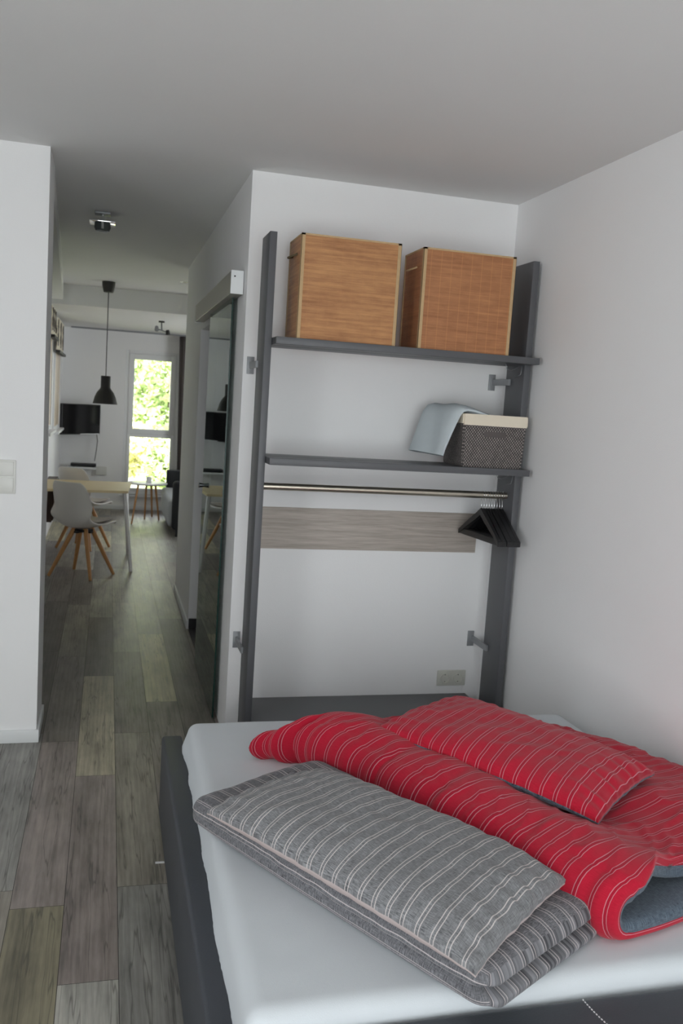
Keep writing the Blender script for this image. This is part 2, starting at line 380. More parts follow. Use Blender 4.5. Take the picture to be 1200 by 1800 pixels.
# floor of mixed planks
def build_floor():
    bm = bmesh.new(); uv = bm.loops.layers.uv.new('UVMap'); col = bm.loops.layers.float_color.new('plank_tone')
    T = {'light': srgb(172, 166, 140), 'cream': srgb(168, 160, 140), 'green': srgb(141, 136, 124), 'dark': srgb(108, 102, 96), 'purple': srgb(136, 126, 121),
         'mid': srgb(122, 115, 109), 'warm': srgb(136, 130, 120), 'olive': srgb(126, 120, 100), 'pale': srgb(160, 158, 150), 'grey': srgb(130, 128, 123)}
    L = 1.406; known = {0: (3.816, {0: 'cream', 1: 'dark', 2: 'green', 3: 'dark', -1: 'purple', -2: 'pale'}),
             -1: (4.22, {0: 'mid', 1: 'warm', -1: 'purple', -2: 'olive', 2: 'dark'}),
             -2: (4.332, {-1: 'grey', -2: 'warm', 0: 'dark', 1: 'dark'}),
             1: (4.306, {0: 'mid', 1: 'green', -1: 'warm', -2: 'grey', 2: 'green'}),
             2: (4.75, {0: 'light', 1: 'green', -1: 'mid', -2: 'mid', 2: 'warm'}),
             3: (5.18, {0: 'dark', 1: 'green', -1: 'dark'})}
    rnd = random.Random(5)
    for k in range(-16, 17):
        x0 = .08 + (k-1)*.1675; x1 = x0+.1675
        y00, d = known.get(k, (rnd.uniform(3, 4.4), {}))
        for j in range(-5, 8):
            y0 = y00+j*L; y1 = y0+L
            if y1 < -1.6 or y0 > 12.95: continue
            a, b_, c, e = max(x0, -2.6), min(x1, 2.6), max(y0, -1.6), min(y1, 12.95)
            if b_-a < .01: continue
            tone = Vector(T[d.get(j, rnd.choice(['green', 'mid', 'warm', 'grey', 'grey', 'pale', 'purple', 'dark', 'light']))])
            tone *= rnd.uniform(.95, 1.05)
            su, sv = rnd.uniform(0, 40), rnd.uniform(0, 40)
            g = .0009
            vs = [bm.verts.new((X, Y, 0)) for X, Y in ((a+g, c+g), (b_-g, c+g), (b_-g, e-g), (a+g, e-g))]
            f = bm.faces.new(vs)
            for l in f.loops:
                l[uv].uv = (l.vert.co.x+su, l.vert.co.y+sv); l[col] = (*tone, 1)
    f0 = len(bm.faces)
    addbox(bm, -2.8, 2.8, -1.8, 13.25, -.2, -.0012, mi=1)
    bm.faces.ensure_lookup_table()
    return struct(link('floor', bm, [FLOOR, SEAM]))
build_floor()

# skirting and trims
sbox('baseboard_left', (-2.6, XL+.012, YL-.013, YL, 0, .062), TRIM, .003)
sbox('baseboard_left_return', (XL, XL+.012, YL, YL+.345, 0, .062), TRIM, .003)
sbox('baseboard_hall', (XW-.012, XW, 6.29, 7.56, 0, .06), TRIM, .003)
sbox('baseboard_right', (XR-.012, XR, -1.6, YW-.012, 0, .06), TRIM, .003)
sbox('baseboard_back', (XW, XR-.012, YW-.012, YW, 0, .06), TRIM, .003)
sbox('baseboard_far', (-.6, 2.6, 12.936, 12.95, 0, .06), TRIM, .003)
sbox('trim_1', (XW+.004, XW+.13, 6.272, 6.29, 0, .078), BLACKTRIM)     # black plinth under the jamb
sbox('trim_2', (XW+.002, XW+.108, 5.02, 6.272, 0, .012), BLACKTRIM)    # dark threshold behind the glass

# windows
def window(name, x0, x1, y, z0, z1, t, rows, pane_mat=GLASS, fw=.07):
    """frame in the XZ plane at y; rows = list of sash (zlo, zhi, inset)"""
    bm = bmesh.new()
    addbox(bm, x0, x0+fw*.7, y, y+t, z0, z1, .004); addbox(bm, x1-fw*.7, x1, y, y+t, z0, z1, .004)
    addbox(bm, x0+fw*.7, x1-fw*.7, y, y+t, z1-fw*.7, z1, .004); addbox(bm, x0+fw*.7, x1-fw*.7, y, y+t, z0, z0+fw*.7, .004)
    fr = struct(link(name, bm, PVC, smooth=True, auto=35))
    for i, (zl, zh, ins) in enumerate(rows):
        b2 = bmesh.new(); xl, xh = x0+fw*.7, x1-fw*.7
        addbox(b2, xl, xl+ins, y-.012, y+t-.02, zl, zh, .004); addbox(b2, xh-ins, xh, y-.012, y+t-.02, zl, zh, .004)
        addbox(b2, xl+ins, xh-ins, y-.012, y+t-.02, zh-ins, zh, .004); addbox(b2, xl+ins, xh-ins, y-.012, y+t-.02, zl, zl+ins, .004)
        s = link('sash', b2, PVC, fr, smooth=True, auto=35)
        b3 = bmesh.new(); addbox(b3, xl+ins-.004, xh-ins+.004, y+t*.35, y+t*.35+.006, zl+ins-.004, zh-ins+.004)
        link('pane', b3, pane_mat, s)
    return fr
window('window_1', .215, .965, 12.965, .215, 2.255, .075, [(1.085, 2.205, .075), (.265, 1.085, .045)])
box('window_sill', (.19, .99, 12.90, 13.0, .19, .215), PVC, None, .003)['kind'] = 'structure'
bpy.data.objects['window_sill'].name = 'trim_3'
window('window_2', -1.3, 1.8, -1.72, .1, 2.5, .07, [(.15, 2.45, .06)])  # out-of-view rear window, added to light the bedroom

# narrow windows with roman blinds in the left wall of the dining area
def left_window(i, y0, y1, z0, zb):
    bm = bmesh.new()
    addbox(bm, -.63, -.612, y0, y0+.05, z0, 2.36, .003); addbox(bm, -.63, -.612, y1-.05, y1, z0, 2.36, .003)
    addbox(bm, -.63, -.612, y0+.05, y1-.05, z0, z0+.05, .003)
    fr = struct(link('window_%d' % i, bm, PVC))
    s = bmesh.new(); addbox(s, -.63, -.555, y0-.03, y1+.03, z0-.03, z0, .004); link('window_sill', s, PVC, fr)
    p = bmesh.new(); addbox(p, -.6285, -.624, y0+.05, y1-.05, z0+.05, 2.36); link('pane', p, SCREENGLASS, fr)
SCREENGLASS = simple('bright_frosted_glass', srgb(232, 214, 190), .3)
left_window(3, 9.45, 10.45, 1.20, 2.2); left_window(4, 10.95, 12.2, 1.15, 2.08)
def blind(y0, y1, zb, zt, label):
    t = thing('roman_blind', label, 'blind', (-.60, (y0+y1)/2, zb), group=None)
    h = (y1-y0)/2; bm = bmesh.new(); n = 40
    grid = []
    for i in range(n+1):
        z = (zt-zb)*i/n; x = .004+.014*abs(math.sin(z*22))
        grid.append([bm.verts.new((x, -h, z)), bm.verts.new((x, h, z))])
    for a, b_ in zip(grid, grid[1:]): bm.faces.new((a[0], a[1], b_[1], b_[0]))
    o = link('blind_fabric', bm, CREAM if zb > 2.15 else CREAM, t); md = o.modifiers.new('s', 'SOLIDIFY'); md.thickness = .006
    b = bmesh.new(); addbox(b, .0, .05, -h, h, -.03, 0, .004); link('bottom_rail', b, LAMPM, t)
    for k in range(3):
        b = bmesh.new(); addbox(b, .014, .024, -h+.12+k*(h*2-.3)/2, -h+.17+k*(h*2-.3)/2, .05, zt-zb-.02, .002)
        part(link('pleat', b, CURT, t), 'dark vertical pleat')
blind(9.65, 10.45, 2.20, 2.50, 'raised roman blind with dark bottom rail, nearer of the two on the left wall')
blind(10.7, 12.1, 2.09, 2.46, 'raised roman blind with dark bottom rail, farther one beside the television')

# glass sliding door hanging in front of the hall wall
fr = bpy.data.objects.new('door_1', None); C.objects.link(fr); fr['kind'] = 'structure'; fr.location = (XW-.04, 4.45, 0)
bm = bmesh.new(); addbox(bm, .008, .016, 0, .97, .012, 2.16)
for f in bm.faces:
    c = f.calc_center_median()
    f.material_index = 0 if abs(f.normal.x) > .5 else 1
link('glass_panel', bm, [DGLASS, GEDGE], fr)
bm = bmesh.new(); addbox(bm, -.022, .036, -.165, 1.62, 2.155, 2.262, .002); tk = link('track', bm, ALU, fr)
bm = bmesh.new(); addbox(bm, -.023, .037, -.170, -.165, 2.154, 2.263, .001); ec = part(link('end_cap', bm, TRIM, tk), 'white end cap of the track')
bm = bmesh.new(); lathe(bm, [(0, 0), (.004, 0), (.004, .003), (0, .003)], n=12)
sc = link('screw', bm, BLACKP, tk); sc.location = (-.005, -.170, 2.235); sc.rotation_euler = (R(90), 0, 0)
bm = bmesh.new(); tube(bm, [(.008, .90, 1.135), (-.02, .90, 1.135), (-.025, .90, 1.135)], [.010, .016, .012], 14); link('door_knob', bm, CHROME, fr, smooth=True, auto=40)
bm = bmesh.new(); addbox(bm, -.02, .02, 1.66, 1.70, 2.15, 2.20, .003); link('door_stop', bm, TRIM, fr)

# ------------------------------------------------------------------ clothes rack
Xa, Xb, T, Yf, Yr, Ys, Z1, Z2 = .6412, 1.9045, .0314, 3.8502, 4.043, 3.7526, 1.935, 1.4204
rack = thing('clothes_rack', 'tall anthracite open rack with two shelves and a clothes rail against the wall', 'clothes rack', (1.27, 4.0, 0))
ro = (1.27, 4.0, 0)
RK = []
RK.append(box('post', (Xa, Xa+T, Yf, Yr, 0, 2.38), RACK, rack, .0015, ro)); RK.append(box('post', (Xb-T, Xb, Yf, Yr, 0, 2.38), RACK, rack, .0015, ro))
s1 = box('shelf', (Xa+T+.001, Xb-T+.014, Ys, 3.849, Z1-.032, Z1), RACK, rack, .0015, ro)
bm = bmesh.new()
def shelf(z):
    bm = bmesh.new()
    addbox(bm, Xa+T+.002-ro[0], Xb-.006-ro[0], Ys-ro[1], Yf-.001-ro[1], z-.030, z, .0015)
    addbox(bm, Xa+T+.002-ro[0], Xb-T-.002-ro[0], Yf-.002-ro[1], 4.06-ro[1], z-.030, z, .0015)
    return link('shelf', bm, RACK, rack, smooth=True, auto=35)
bpy.data.objects.remove(s1)
shelf(Z1); shelf(Z2)
box('bottom_shelf', (Xa+T+.001, 1.846, 3.66, 4.165, .174, .214), RACK, rack, .0015, ro)
bm = bmesh.new(); tube(bm, [(Xa+T-ro[0]-.004, 3.93-ro[1], 1.281), (Xb-T-ro[0]+.004, 3.93-ro[1], 1.281)], .0165, 20)
part(link('clothes_rail', bm, ROD, rack, smooth=True, auto=40), 'brushed metal clothes rail under the lower shelf')
def bracket(px0, px1, ax0, ax1, z):
    b = box('bracket', (px0, px1, 4.172, YW, z-.04, z+.04), STEEL, rack, .001, ro)
    bm = bmesh.new(); addbox(bm, ax0-ro[0], ax1-ro[0], 3.985-ro[1], 4.174-ro[1], z-.015, z+.015, .001); link('arm', bm, STEEL, b)
bracket(1.842, 1.876, Xb-T-.012, Xb-T-.0005, 1.826); bracket(1.842, 1.876, Xb-T-.012, Xb-T-.0005, .505)
bracket(.618, .652, Xa-.012, Xa-.0005, 1.822); bracket(.618, .652, Xa-.012, Xa-.0005, .505)
for z in (Z1, Z2):
    bm = bmesh.new()
    tube(bm, [(1.79, 3.88, z-.03), (1.80, 3.885, z-.052), (1.825, 3.895, z-.058), (1.85, 3.90, z-.048), (1.872, 3.905, z-.035)], .0018, 6)
    tube(bm, [(1.871, 3.87, z-.036), (1.86, 3.86, z-.075), (1.868, 3.93, z-.085)], .0018, 6)
    for v in bm.verts: v.co -= Vector(ro)
    link('wire_clip', bm, STEEL, rack, smooth=True)

# wood-look strip on the wall
o = box('wall_panel', (.700, 1.842, 4.171, 4.179, .957, 1.159), PANEL, None, .001)
tag(o, 'grey-beige wood-grain strip mounted on the white wall behind the clothes rack', 'wall panel')

# double socket
sock = thing('double_socket', 'pale double power socket low on the wall inside the clothes rack', 'power socket', (1.767, 4.179, .295))
box('socket_plate', (1.689, 1.845, 4.168, 4.179, .254, .336), OUTLET, sock, .003, (1.767, 4.179, .295))
for s in (-1, 1):
    bm = bmesh.new()
    lathe(bm, [(.0, -.0005), (.021, -.0005), (.0225, .006), (.026, .0062), (.026, -.001)], n=28)
    ins = link('socket_insert', bm, OUTLET, sock, smooth=True, auto=40); ins.rotation_euler = (R(90), 0, 0); ins.location = (s*.036, -.0095, 0)
    bm = bmesh.new()
    for q in (-1, 1): lathe(bm, [(0, .0008), (.003, .0008), (.003, 0)], q*.0095, 0, 10)
    addbox(bm, -.002, .002, -.020, -.016, 0, .003); addbox(bm, -.002, .002, .016, .020, 0, .003)
    h = link('contact', bm, OUTLET_D, ins)

# double light switch on the left wall
sw = thing('light_switch', 'white double rocker light switch on the left wall at the frame edge', 'light switch', (-.434, YL, 1.2485))
box('switch_frame', (-.0405, .0405, -.009, 0, -.0765, .0765), SWITCHM, sw, .003)
for z in (-.036, .036):
    box('rocker', (-.031, .031, -.014, -.006, z-.0325, z+.0325), SWITCHM, sw, .002)

# ------------------------------------------------------------------ bamboo boxes
def bamboo_box(x0, x1, y0, y1, z0, z1, mat, label, rz=0):
    cx, cy = (x0+x1)/2, (y0+y1)/2; a, b_, h = (x1-x0)/2, (y1-y0)/2, z1-z0
    t = thing('storage_box', label, 'storage box', (cx, cy, z0), R(rz), 'bamboo boxes on the upper shelf')
    bm = bmesh.new(); th = .008
    addbox(bm, -a, a, -b_, -b_+th, 0, h); addbox(bm, -a, a, b_-th, b_, 0, h)
    addbox(bm, -a, -a+th, -b_+th, b_-th, 0, h); addbox(bm, a-th, a, -b_+th, b_-th, 0, h)
    addbox(bm, -a+th, a-th, -b_+th, b_-th, 0, th)
    link('box_body', bm, mat, t)
    bm = bmesh.new(); w_ = .014; e = .0015
    for sx in (-1, 1):
        for sy in (-1, 1):
            X, Y = sx*a, sy*b_
            addbox(bm, min(X+sx*e, X-sx*w_), max(X+sx*e, X-sx*w_), min(Y+sy*e, Y), max(Y+sy*e, Y), 0, h+e)
            addbox(bm, min(X+sx*e, X), max(X+sx*e, X), min(Y+sy*e, Y-sy*w_), max(Y+sy*e, Y-sy*w_), 0, h+e)
    for sy in (-1, 1): addbox(bm, -a, a, min(sy*b_, sy*(b_+e)), max(sy*b_, sy*(b_+e)), h-.006, h+e)
    for sx in (-1, 1): addbox(bm, min(sx*a, sx*(a+e)), max(sx*a, sx*(a+e)), -b_, b_, h-.006, h+e)
    part(link('edge_tape', bm, TAPE, t), 'beige cotton edge tape')
    for sx in (-1, 1):
        bm = bmesh.new(); pts = []
        for k in range(13):
            u = k/12; pts.append((sx*(a+.001+.030*math.sin(math.pi*u)), -.05+.10*u, h-.075-.012*math.sin(math.pi*u)))
        tube(bm, pts, .0045, 8); link('rope_handle', bm, ROPE if x0 < 1 else TAPE, t, smooth=True)
    return t
bamboo_box(.765, 1.205, 3.772, 4.03, Z1, 2.372, BAM1, 'bamboo slat storage box with rope handle standing left on the upper rack shelf')
bamboo_box(1.311, 1.748, 3.772, 4.03, Z1, 2.371, BAM2, 'darker reddish bamboo storage box with visible thread lines, right on the upper rack shelf', 0)

# ------------------------------------------------------------------ basket and towel
bk = thing('basket', 'dark grey woven basket with cream liner at right end of the lower rack shelf', 'basket', (1.722, 3.91, Z2))
bm = bmesh.new()
def taper_shell(bm, a0, b0, a1, b1, z0, z1, th, bottom=True):
    def ring(a, b_, z): return [bm.verts.new((sx*a, sy*b_, z)) for sx, sy in ((-1, -1), (1, -1), (1, 1), (-1, 1))]
    o0, o1, i1, i0 = ring(a0, b0, z0), ring(a1, b1, z1), ring(a1-th, b1-th, z1), ring(a0-th, b0-th, z0+th)
    for A, B in ((o0, o1), (o1, i1), (i1, i0)):
        for k in range(4): bm.faces.new((A[k], A[(k+1) % 4], B[(k+1) % 4], B[k]))
    bm.faces.new(o0[::-1]); bm.faces.new(i0)
    r = bmesh.ops.bevel(bm, geom=[e for e in bm.edges if abs(e.verts[0].co.z-e.verts[1].co.z) > .05 or abs(e.verts[0].co.x-e.verts[1].co.x) < .02], offset=.006, segments=2, affect='EDGES')
taper_shell(bm, .150, .118, .158, .124, 0, .205, .008)
link('woven_body', bm, WEAVE, bk, smooth=True, auto=35)
bm = bmesh.new(); taper_shell(bm, .1625, .128, .1615, .1275, .192, .243, .006)
bmesh.ops.delete(bm, geom=[f for f in bm.faces if abs(f.normal.z) > .9 and f.calc_area() > .02], context='FACES')
part(link('liner', bm, LINER, bk, smooth=True, auto=35), 'cream cotton liner folded over the rim')
bm = bmesh.new(); addbox(bm, -.055, .060, -.1245, -.119, .140, .168, .004)
part(link('handle_patch', bm, simple('dark_handle_patch', srgb(88, 82, 80), .7), bk, smooth=True, auto=35), 'plain dark handle slot')

def ribbon(name, path, y0f, y1f, th, mat, parent=None, n=14):
    """cloth strip following a path in XZ, spanning y0..y1 at each point, with thickness"""
    bm = bmesh.new(); rows = []
    P = [Vector(p) for p in path]
    for i, p in enumerate(P):
        t = (P[min(i+1, len(P)-1)]-P[max(i-1, 0)]).normalized(); nr = Vector((-t.y, t.x))
        row = []
        ya, yb = y0f(i/(len(P)-1)), y1f(i/(len(P)-1))
        for k in range(2*n):
            # closed oval cross-section along y
            if k < n: u = k/(n-1); s = 1
            else: u = 1-(k-n)/(n-1); s = -1
            ed = (1-abs(2*u-1)**6)**.5
            wob = .004*math.sin(9*u+i*.5)
            d = s*th/2*(.25+.75*ed)+wob
            row.append(bm.verts.new((p.x+nr.x*d, ya+(yb-ya)*u, p.y+nr.y*d)))
        rows.append(row)
    for a, b_ in zip(rows, rows[1:]):
        for k in range(2*n): bm.faces.new((a[k], a[(k+1) % (2*n)], b_[(k+1) % (2*n)], b_[k]))
    bm.faces.new(rows[0]); bm.faces.new(rows[-1][::-1]); bmesh.ops.recalc_face_normals(bm, faces=bm.faces[:])
    return link(name, bm, mat, parent, smooth=True, auto=60)
path = [(1.70, 1.655), (1.66, 1.668), (1.62, 1.680), (1.585, 1.684), (1.560, 1.676), (1.545, 1.655), (1.533, 1.625), (1.521, 1.59), (1.509, 1.555), (1.497, 1.52), (1.487, 1.49), (1.480, 1.465)]
tw = ribbon('towel', path, lambda t: 3.795, lambda t: 4.06, .034, TOWEL)
for v in tw.data.vertices:
    k = (v.co.y-3.795)/.265; v.co.x -= .075*k; v.co.z += .006*k
tag(tw, 'pale blue-grey folded towel draped over the left side of the woven basket', 'towel')

# ------------------------------------------------------------------ hangers
def make_hanger():
    t = thing('clothes_hanger', '', 'clothes hanger', (0, 0, 0))
    bm = bmesh.new()
    n = 22; prof = []
    for i in range(n+1):
        u = -1+2*i/n; y = .21*u; z = -.088-.118*abs(u)**1.12 + .008*max(0, 1-abs(u)*5)
        prof.append((y, z))
    rings = []
    for i, (y, z) in enumerate(prof):
        u = abs(-1+2*i/n); hw = .0048+.0035*u; hh = .017-.006*u
        rings.append([bm.verts.new((sx*hw, y, z+sz*hh)) for sx, sz in ((-1, -1), (1, -1), (1, 1), (-1, 1))])
    for a, b_ in zip(rings, rings[1:]):
        for k in range(4): bm.faces.new((a[k], a[(k+1) % 4], b_[(k+1) % 4], b_[k]))
    bm.faces.new(rings[0][::-1]); bm.faces.new(rings[-1]); bmesh.ops.recalc_face_normals(bm, faces=bm.faces[:])
    link('shoulder_bar', bm, BLACKP, t, smooth=True, auto=50)
    bm = bmesh.new(); addbox(bm, -.005, .005, -.203, .203, -.216, -.186, .003); link('trouser_bar', bm, BLACKP, t, smooth=True, auto=40)
    bm = bmesh.new(); pts = [(0, 0, -.075), (0, .001, -.05), (0, .004, -.030)]
    for k in range(11):
        a = R(-50+25*k); pts.append((0, .0195*math.cos(a), .0195*math.sin(a)))
    tube(bm, pts, .0015, 6); part(link('hook', bm, CHROME, t, smooth=True), 'shiny metal hook')
    return t
proto = make_hanger(); nh = 9
for i in range(nh):
    h = proto if i == 0 else dup_tree(proto)
    h.location = (1.750+.0135*i, 3.93, 1.2795); h.rotation_euler = (0, 0, R([4, -1, 1, -1, 1, 0, 1, -1, 0][i]))
    h['group'] = 'black hangers on the rail'
    h['label'] = ('leftmost black plastic hanger, hanging at the open end of the bunch on the clothes rail' if i == 0 else
                  'rightmost black plastic hanger, next to the right post of the clothes rack' if i == nh-1 else
                  'black plastic hanger within the tight bunch on the clothes rail')

# ------------------------------------------------------------------ bed
BR = R(1.3)
bed = thing('bed_frame', 'low charcoal upholstered bed frame under the white mattress', 'bed', (1.08, 2.45, 0), 0)
bo = (1.08, 2.45, 0)
def railbox(name, d, bev): return box(name, d, UPH, bed, bev, bo, 3)
rr = railbox('side_rail', (.240, .318, 1.50, 3.36, .03, .350), .012)
railbox('side_rail', (1.895, 1.915, 1.50, 3.30, .03, .30), .005)
railbox('head_rail', (.322, 1.895, 3.29, 3.345, .03, .32), .01)
fb = railbox('footboard', (.235, 1.915, 1.36, 1.597, .03, .404), .014)
bm = bmesh.new()
for k in range(26):
    s = k/25; X = 1.045+.045*s**1.6; Y = 1.59-.2*s
    addbox(bm, X-.0012-bo[0], X+.0012-bo[0], Y-.0022-bo[1], Y+.0022-bo[1], .4035, .4052)
part(link('seam_stitching', bm, THREAD, fb), 'white stitched seam')
for x, y in ((.30, 1.44), (1.85, 1.44), (.30, 3.28), (1.85, 3.28)):
    box('leg', (x-.03, x+.03, y-.03, y+.03, 0, .031), BLACKP, bed, .003, bo)
box('slat_base', (.322, 1.895, 1.56, 3.29, .16, .20), BLACKTRIM, bed, 0, bo)

# generic soft slab --------------------------------------------------------
def lerp(a, b, t): return a+(b-a)*t
def cubegrid(nu, nv, nw):
    """closed surface grid of a box: returns list of (u,v,w) and quads"""
    bm = bmesh.new(); idx = {}
    def vert(i, j, k):
        key = (i, j, k)
        if key not in idx: idx[key] = bm.verts.new((-1+2*i/nu, -1+2*j/nv, -1+2*k/nw))
        return idx[key]
    for i in range(nu):
        for j in range(nv):
            bm.faces.new((vert(i, j, nw), vert(i+1, j, nw), vert(i+1, j+1, nw), vert(i, j+1, nw)))
            bm.faces.new((vert(i, j, 0), vert(i, j+1, 0), vert(i+1, j+1, 0), vert(i+1, j, 0)))
    for i in range(nu):
        for k in range(nw):
            bm.faces.new((vert(i, 0, k), vert(i+1, 0, k), vert(i+1, 0, k+1), vert(i, 0, k+1)))
            bm.faces.new((vert(i, nv, k), vert(i, nv, k+1), vert(i+1, nv, k+1), vert(i+1, nv, k)))
    for j in range(nv):
        for k in range(nw):
            bm.faces.new((vert(0, j, k), vert(0, j, k+1), vert(0, j+1, k+1), vert(0, j+1, k)))
            bm.faces.new((vert(nu, j, k), vert(nu, j+1, k), vert(nu, j+1, k+1), vert(nu, j, k+1)))
    return bm
def fnoise(x, y, z=0): return noise.noise(Vector((x, y, z)))
def bil(c, u, v):
    U, V = (u+1)/2, (v+1)/2
    return (c[0]*(1-U)*(1-V)+c[1]*U*(1-V)+c[2]*U*V+c[3]*(1-U)*V)

# mattress with a fitted sheet
bm = cubegrid(120, 120, 14)
mc = [Vector(p) for p in ((.298, 1.597), (1.892, 1.622), (1.892, 3.262), (.320, 3.274))]
for v in bm.verts:
    u, vv, w_ = v.co
    a, b_, c = .80, .84, .11; r = .035
    q = Vector((u*a, vv*b_, w_*c)); core = Vector((max(-a+r*1.3, min(a-r*1.3, q.x)), max(-b_+r*1.3, min(b_-r*1.3, q.y)), max(-c+r, min(c-r, q.z))))
    d = q-core
    if d.length > 1e-6:
        m = max(abs(d.x)/(r*1.3), abs(d.y)/(r*1.3), abs(d.z)/r)
        d = d.normalized()*m*r*1.15; p = core+d
    else: p = q
    xy = bil(mc, p.x/a, p.y/b_)
    z = .325+p.z
    side = 1-max(0, min(1, (c-abs(p.z))/.02)) if False else 0
    if p.z < c-.03:   # hanging sheet side: soft bulge and wrinkles
        k = min(1, (c-.03-p.z)/.05)
        nx = (-1 if u < -.98 else 1 if u > .98 else 0); ny = (-1 if vv < -.98 else 1 if vv > .98 else 0)
        amp = .014*k*(1+.8*fnoise(p.x*6, p.y*6, 3)) - .003*k*abs(fnoise(p.x*30, p.y*30))
        if nx > 0: amp *= .2
        if ny > 0: amp *= .6
        if ny < 0: amp *= .2
        xy = xy+Vector((nx*amp, ny*amp))
    else:
        z += .0025*fnoise(p.x*3, p.y*3, 1)+.0006*fnoise(p.x*14, p.y*14, 2)
    v.co = (xy.x, xy.y, z)
mt = link('mattress', bm, SHEET, None, smooth=True)
tag(mt, 'white mattress in a fitted sheet lying on the charcoal bed frame', 'mattress')

ZM = .437
# ---- pillow builder
def pillow(name, corners, zc, T, label, mtop, mbot, seed, period_axis_len, nu=150, nv=84, bow=.02, tilt=None, ears=.02):
    bm = cubegrid(nu, nv, 8); uvl = bm.loops.layers.uv.new('UVMap')
    cs = [Vector(c) for c in corners]
    La = ((cs[1]-cs[0]).length+(cs[2]-cs[3]).length)/2; Lb = ((cs[3]-cs[0]).length+(cs[2]-cs[1]).length)/2
    info = {}
    for v in bm.verts:
        u, vv, w_ = v.co
        uu, vz = u, vv
        # edges bow inwards between the corners
        bu = 1-bow*(1-vv*vv)*abs(u)**3/La*2; bv = 1-bow*(1-u*u)*abs(vv)**3/Lb*1.2
        eu = max(0, 1-abs(u)**4.0); ev = max(0, 1-abs(vv)**3.0)
        prof = (eu**.55)*(ev**.55)
        edge = .10+.90*prof
        wr = 0
        # pulled creases running in from the seams
        du = (1-abs(u))*La/2; dv = (1-abs(vv))*Lb/2
        wr += .0055*math.exp(-dv/.06)*math.sin(u*La*38+7*fnoise(u*5, seed, 1)+seed)*(1-math.exp(-dv/.012))*(.5+fnoise(u*3, seed, 7))
        wr += .006*math.exp(-du/.07)*math.sin(vv*Lb*46+3*fnoise(vv*4, seed, 2)+seed*2)*(1-math.exp(-du/.012))
        rid = 1-abs(fnoise(u*La*4.2+seed, vv*Lb*3.2, seed))*2
        wr += .006*max(0, rid-.45)*prof
        wr += .010*fnoise(u*La*3.1+seed, vv*Lb*3.1-seed, 0)*prof
        th = T/2*edge
        zz = zc + (w_*th if w_ > 0 else w_*th*.85) + wr*(1 if w_ > 0 else .3)
        if w_ > 0: zz += .004*fnoise(u*La*9, vv*Lb*9, seed)*prof
        # sagging corners
        zz -= .012*(abs(u)**3*abs(vv)**3)
        if tilt: zz += tilt(u, vv)
        q = bil(cs, u*bu, vv*bv)
        jag = .004*fnoise(u*La*16, vv*Lb*16, seed+4)
        dirv = (q-bil(cs, 0, 0)); dirv = dirv.normalized() if dirv.length > 0 else dirv
        q = q+dirv*jag*max(abs(u)**8, abs(vv)**8)
        info[v] = (u*La/2, vv*Lb/2, w_)
        v.co = (q.x, q.y, zz)
    for f in bm.faces:
        ws = sum(info[v][2] for v in f.verts)/4
        f.material_index = 0 if ws > -.3 else 1
        for l in f.loops: l[uvl].uv = (info[l.vert][0]+seed*.013, info[l.vert][1])
    o = link(name, bm, [mtop, mbot], None, smooth=True)
    return tag(o, label, 'pillow')

# ---- grey folded duvet
def folded_duvet():
    cs = [Vector(p) for p in ((.252, 2.455), (.786, 1.528), (1.185, 1.765), (.70, 2.720))]
    La, Lb = 1.06, .50; a, b_, c = La/2, Lb/2, .051
    bm = cubegrid(170, 90, 22); uvl = bm.loops.layers.uv.new('UVMap'); info = {}
    for v in bm.verts:
        u, vv, w_ = v.co
        r = c
        q = Vector((u*a, vv*b_, w_*c)); core = Vector((max(-a+r, min(a-r, q.x)), max(-b_+r, min(b_-r, q.y)), 0))
        d = Vector((q.x-core.x, q.y-core.y, q.z))
        # rounded edge of superelliptic shape
        m = max(abs(d.x)/r, abs(d.y)/r, abs(d.z)/c)
        p = core + (d.normalized()*m*r*1.05 if d.length > 1e-6 else Vector((0, 0, 0)))
        hz = Vector((d.x, d.y, 0))
        if p.z < 0 and hz.length > 1e-6:
            hm = max(abs(d.x), abs(d.y))/r
            hp = core+hz.normalized()*hm*r*1.05; k_ = .22*abs(p.z/c)**3
            p.x = hp.x*(1-k_)+core.x*k_; p.y = hp.y*(1-k_)+core.y*k_
        info[v] = (u*a, vv*b_ + (w_*c if abs(vv) > .999 else 0)*(-1 if vv < 0 else 1)*-1, w_)
        s = vv*b_
        # stripe coordinate continues down the long sides
        if abs(vv) > .995: s = math.copysign(b_ + (1-w_)*c*.9, vv)
        elif w_ < -.99: s = math.copysign(b_+2*c, vv)
        info[v] = (s, u*a, w_)
        # crease between the two folded layers on the near end and fading round the corner
        e = max(0, (p.x-(a-r*1.2))/(r*1.2))
        ang = p.z/c
        groove = math.exp(-(ang+.10)**2/.035)
        p.x -= e*groove*.040
        lf = max(0, -(p.y+b_-r*1.1)/(r*1.1)); p.y += lf*groove*.006*(1+2*max(0, u))
        if e > 0 and ang < -.1: p.x += .012*e
        xy = bil(cs, p.x/a, p.y/b_)
        th = 1-.18*max(0, -u)**2
        z = ZM+.050 + p.z*th
        if w_ > 0:
            z += .006*fnoise(p.x*7, p.y*7, 5)+.003*fnoise(p.x*22, p.y*22, 6)
            # pressed down under the pillow
            z -= .016*max(0, 1-(u*.95)**6)*max(0, 1-(vv*.8)**4)
        k = .006*fnoise(p.x*9, p.z*20, 8)
        if abs(vv) > .9: xy = xy + Vector((-.5, .3))*k
        # front long side sits fuller in the middle
        v.co = (xy.x, xy.y, max(z, ZM-.002))
    for f in bm.faces:
        for l in f.loops: l[uvl].uv = info[l.vert][:2]
    o = link('duvet', bm, GREYD, None, smooth=True)
    return tag(o, 'grey striped duvet folded into a flat pad under the grey pillow', 'duvet')
folded_duvet()
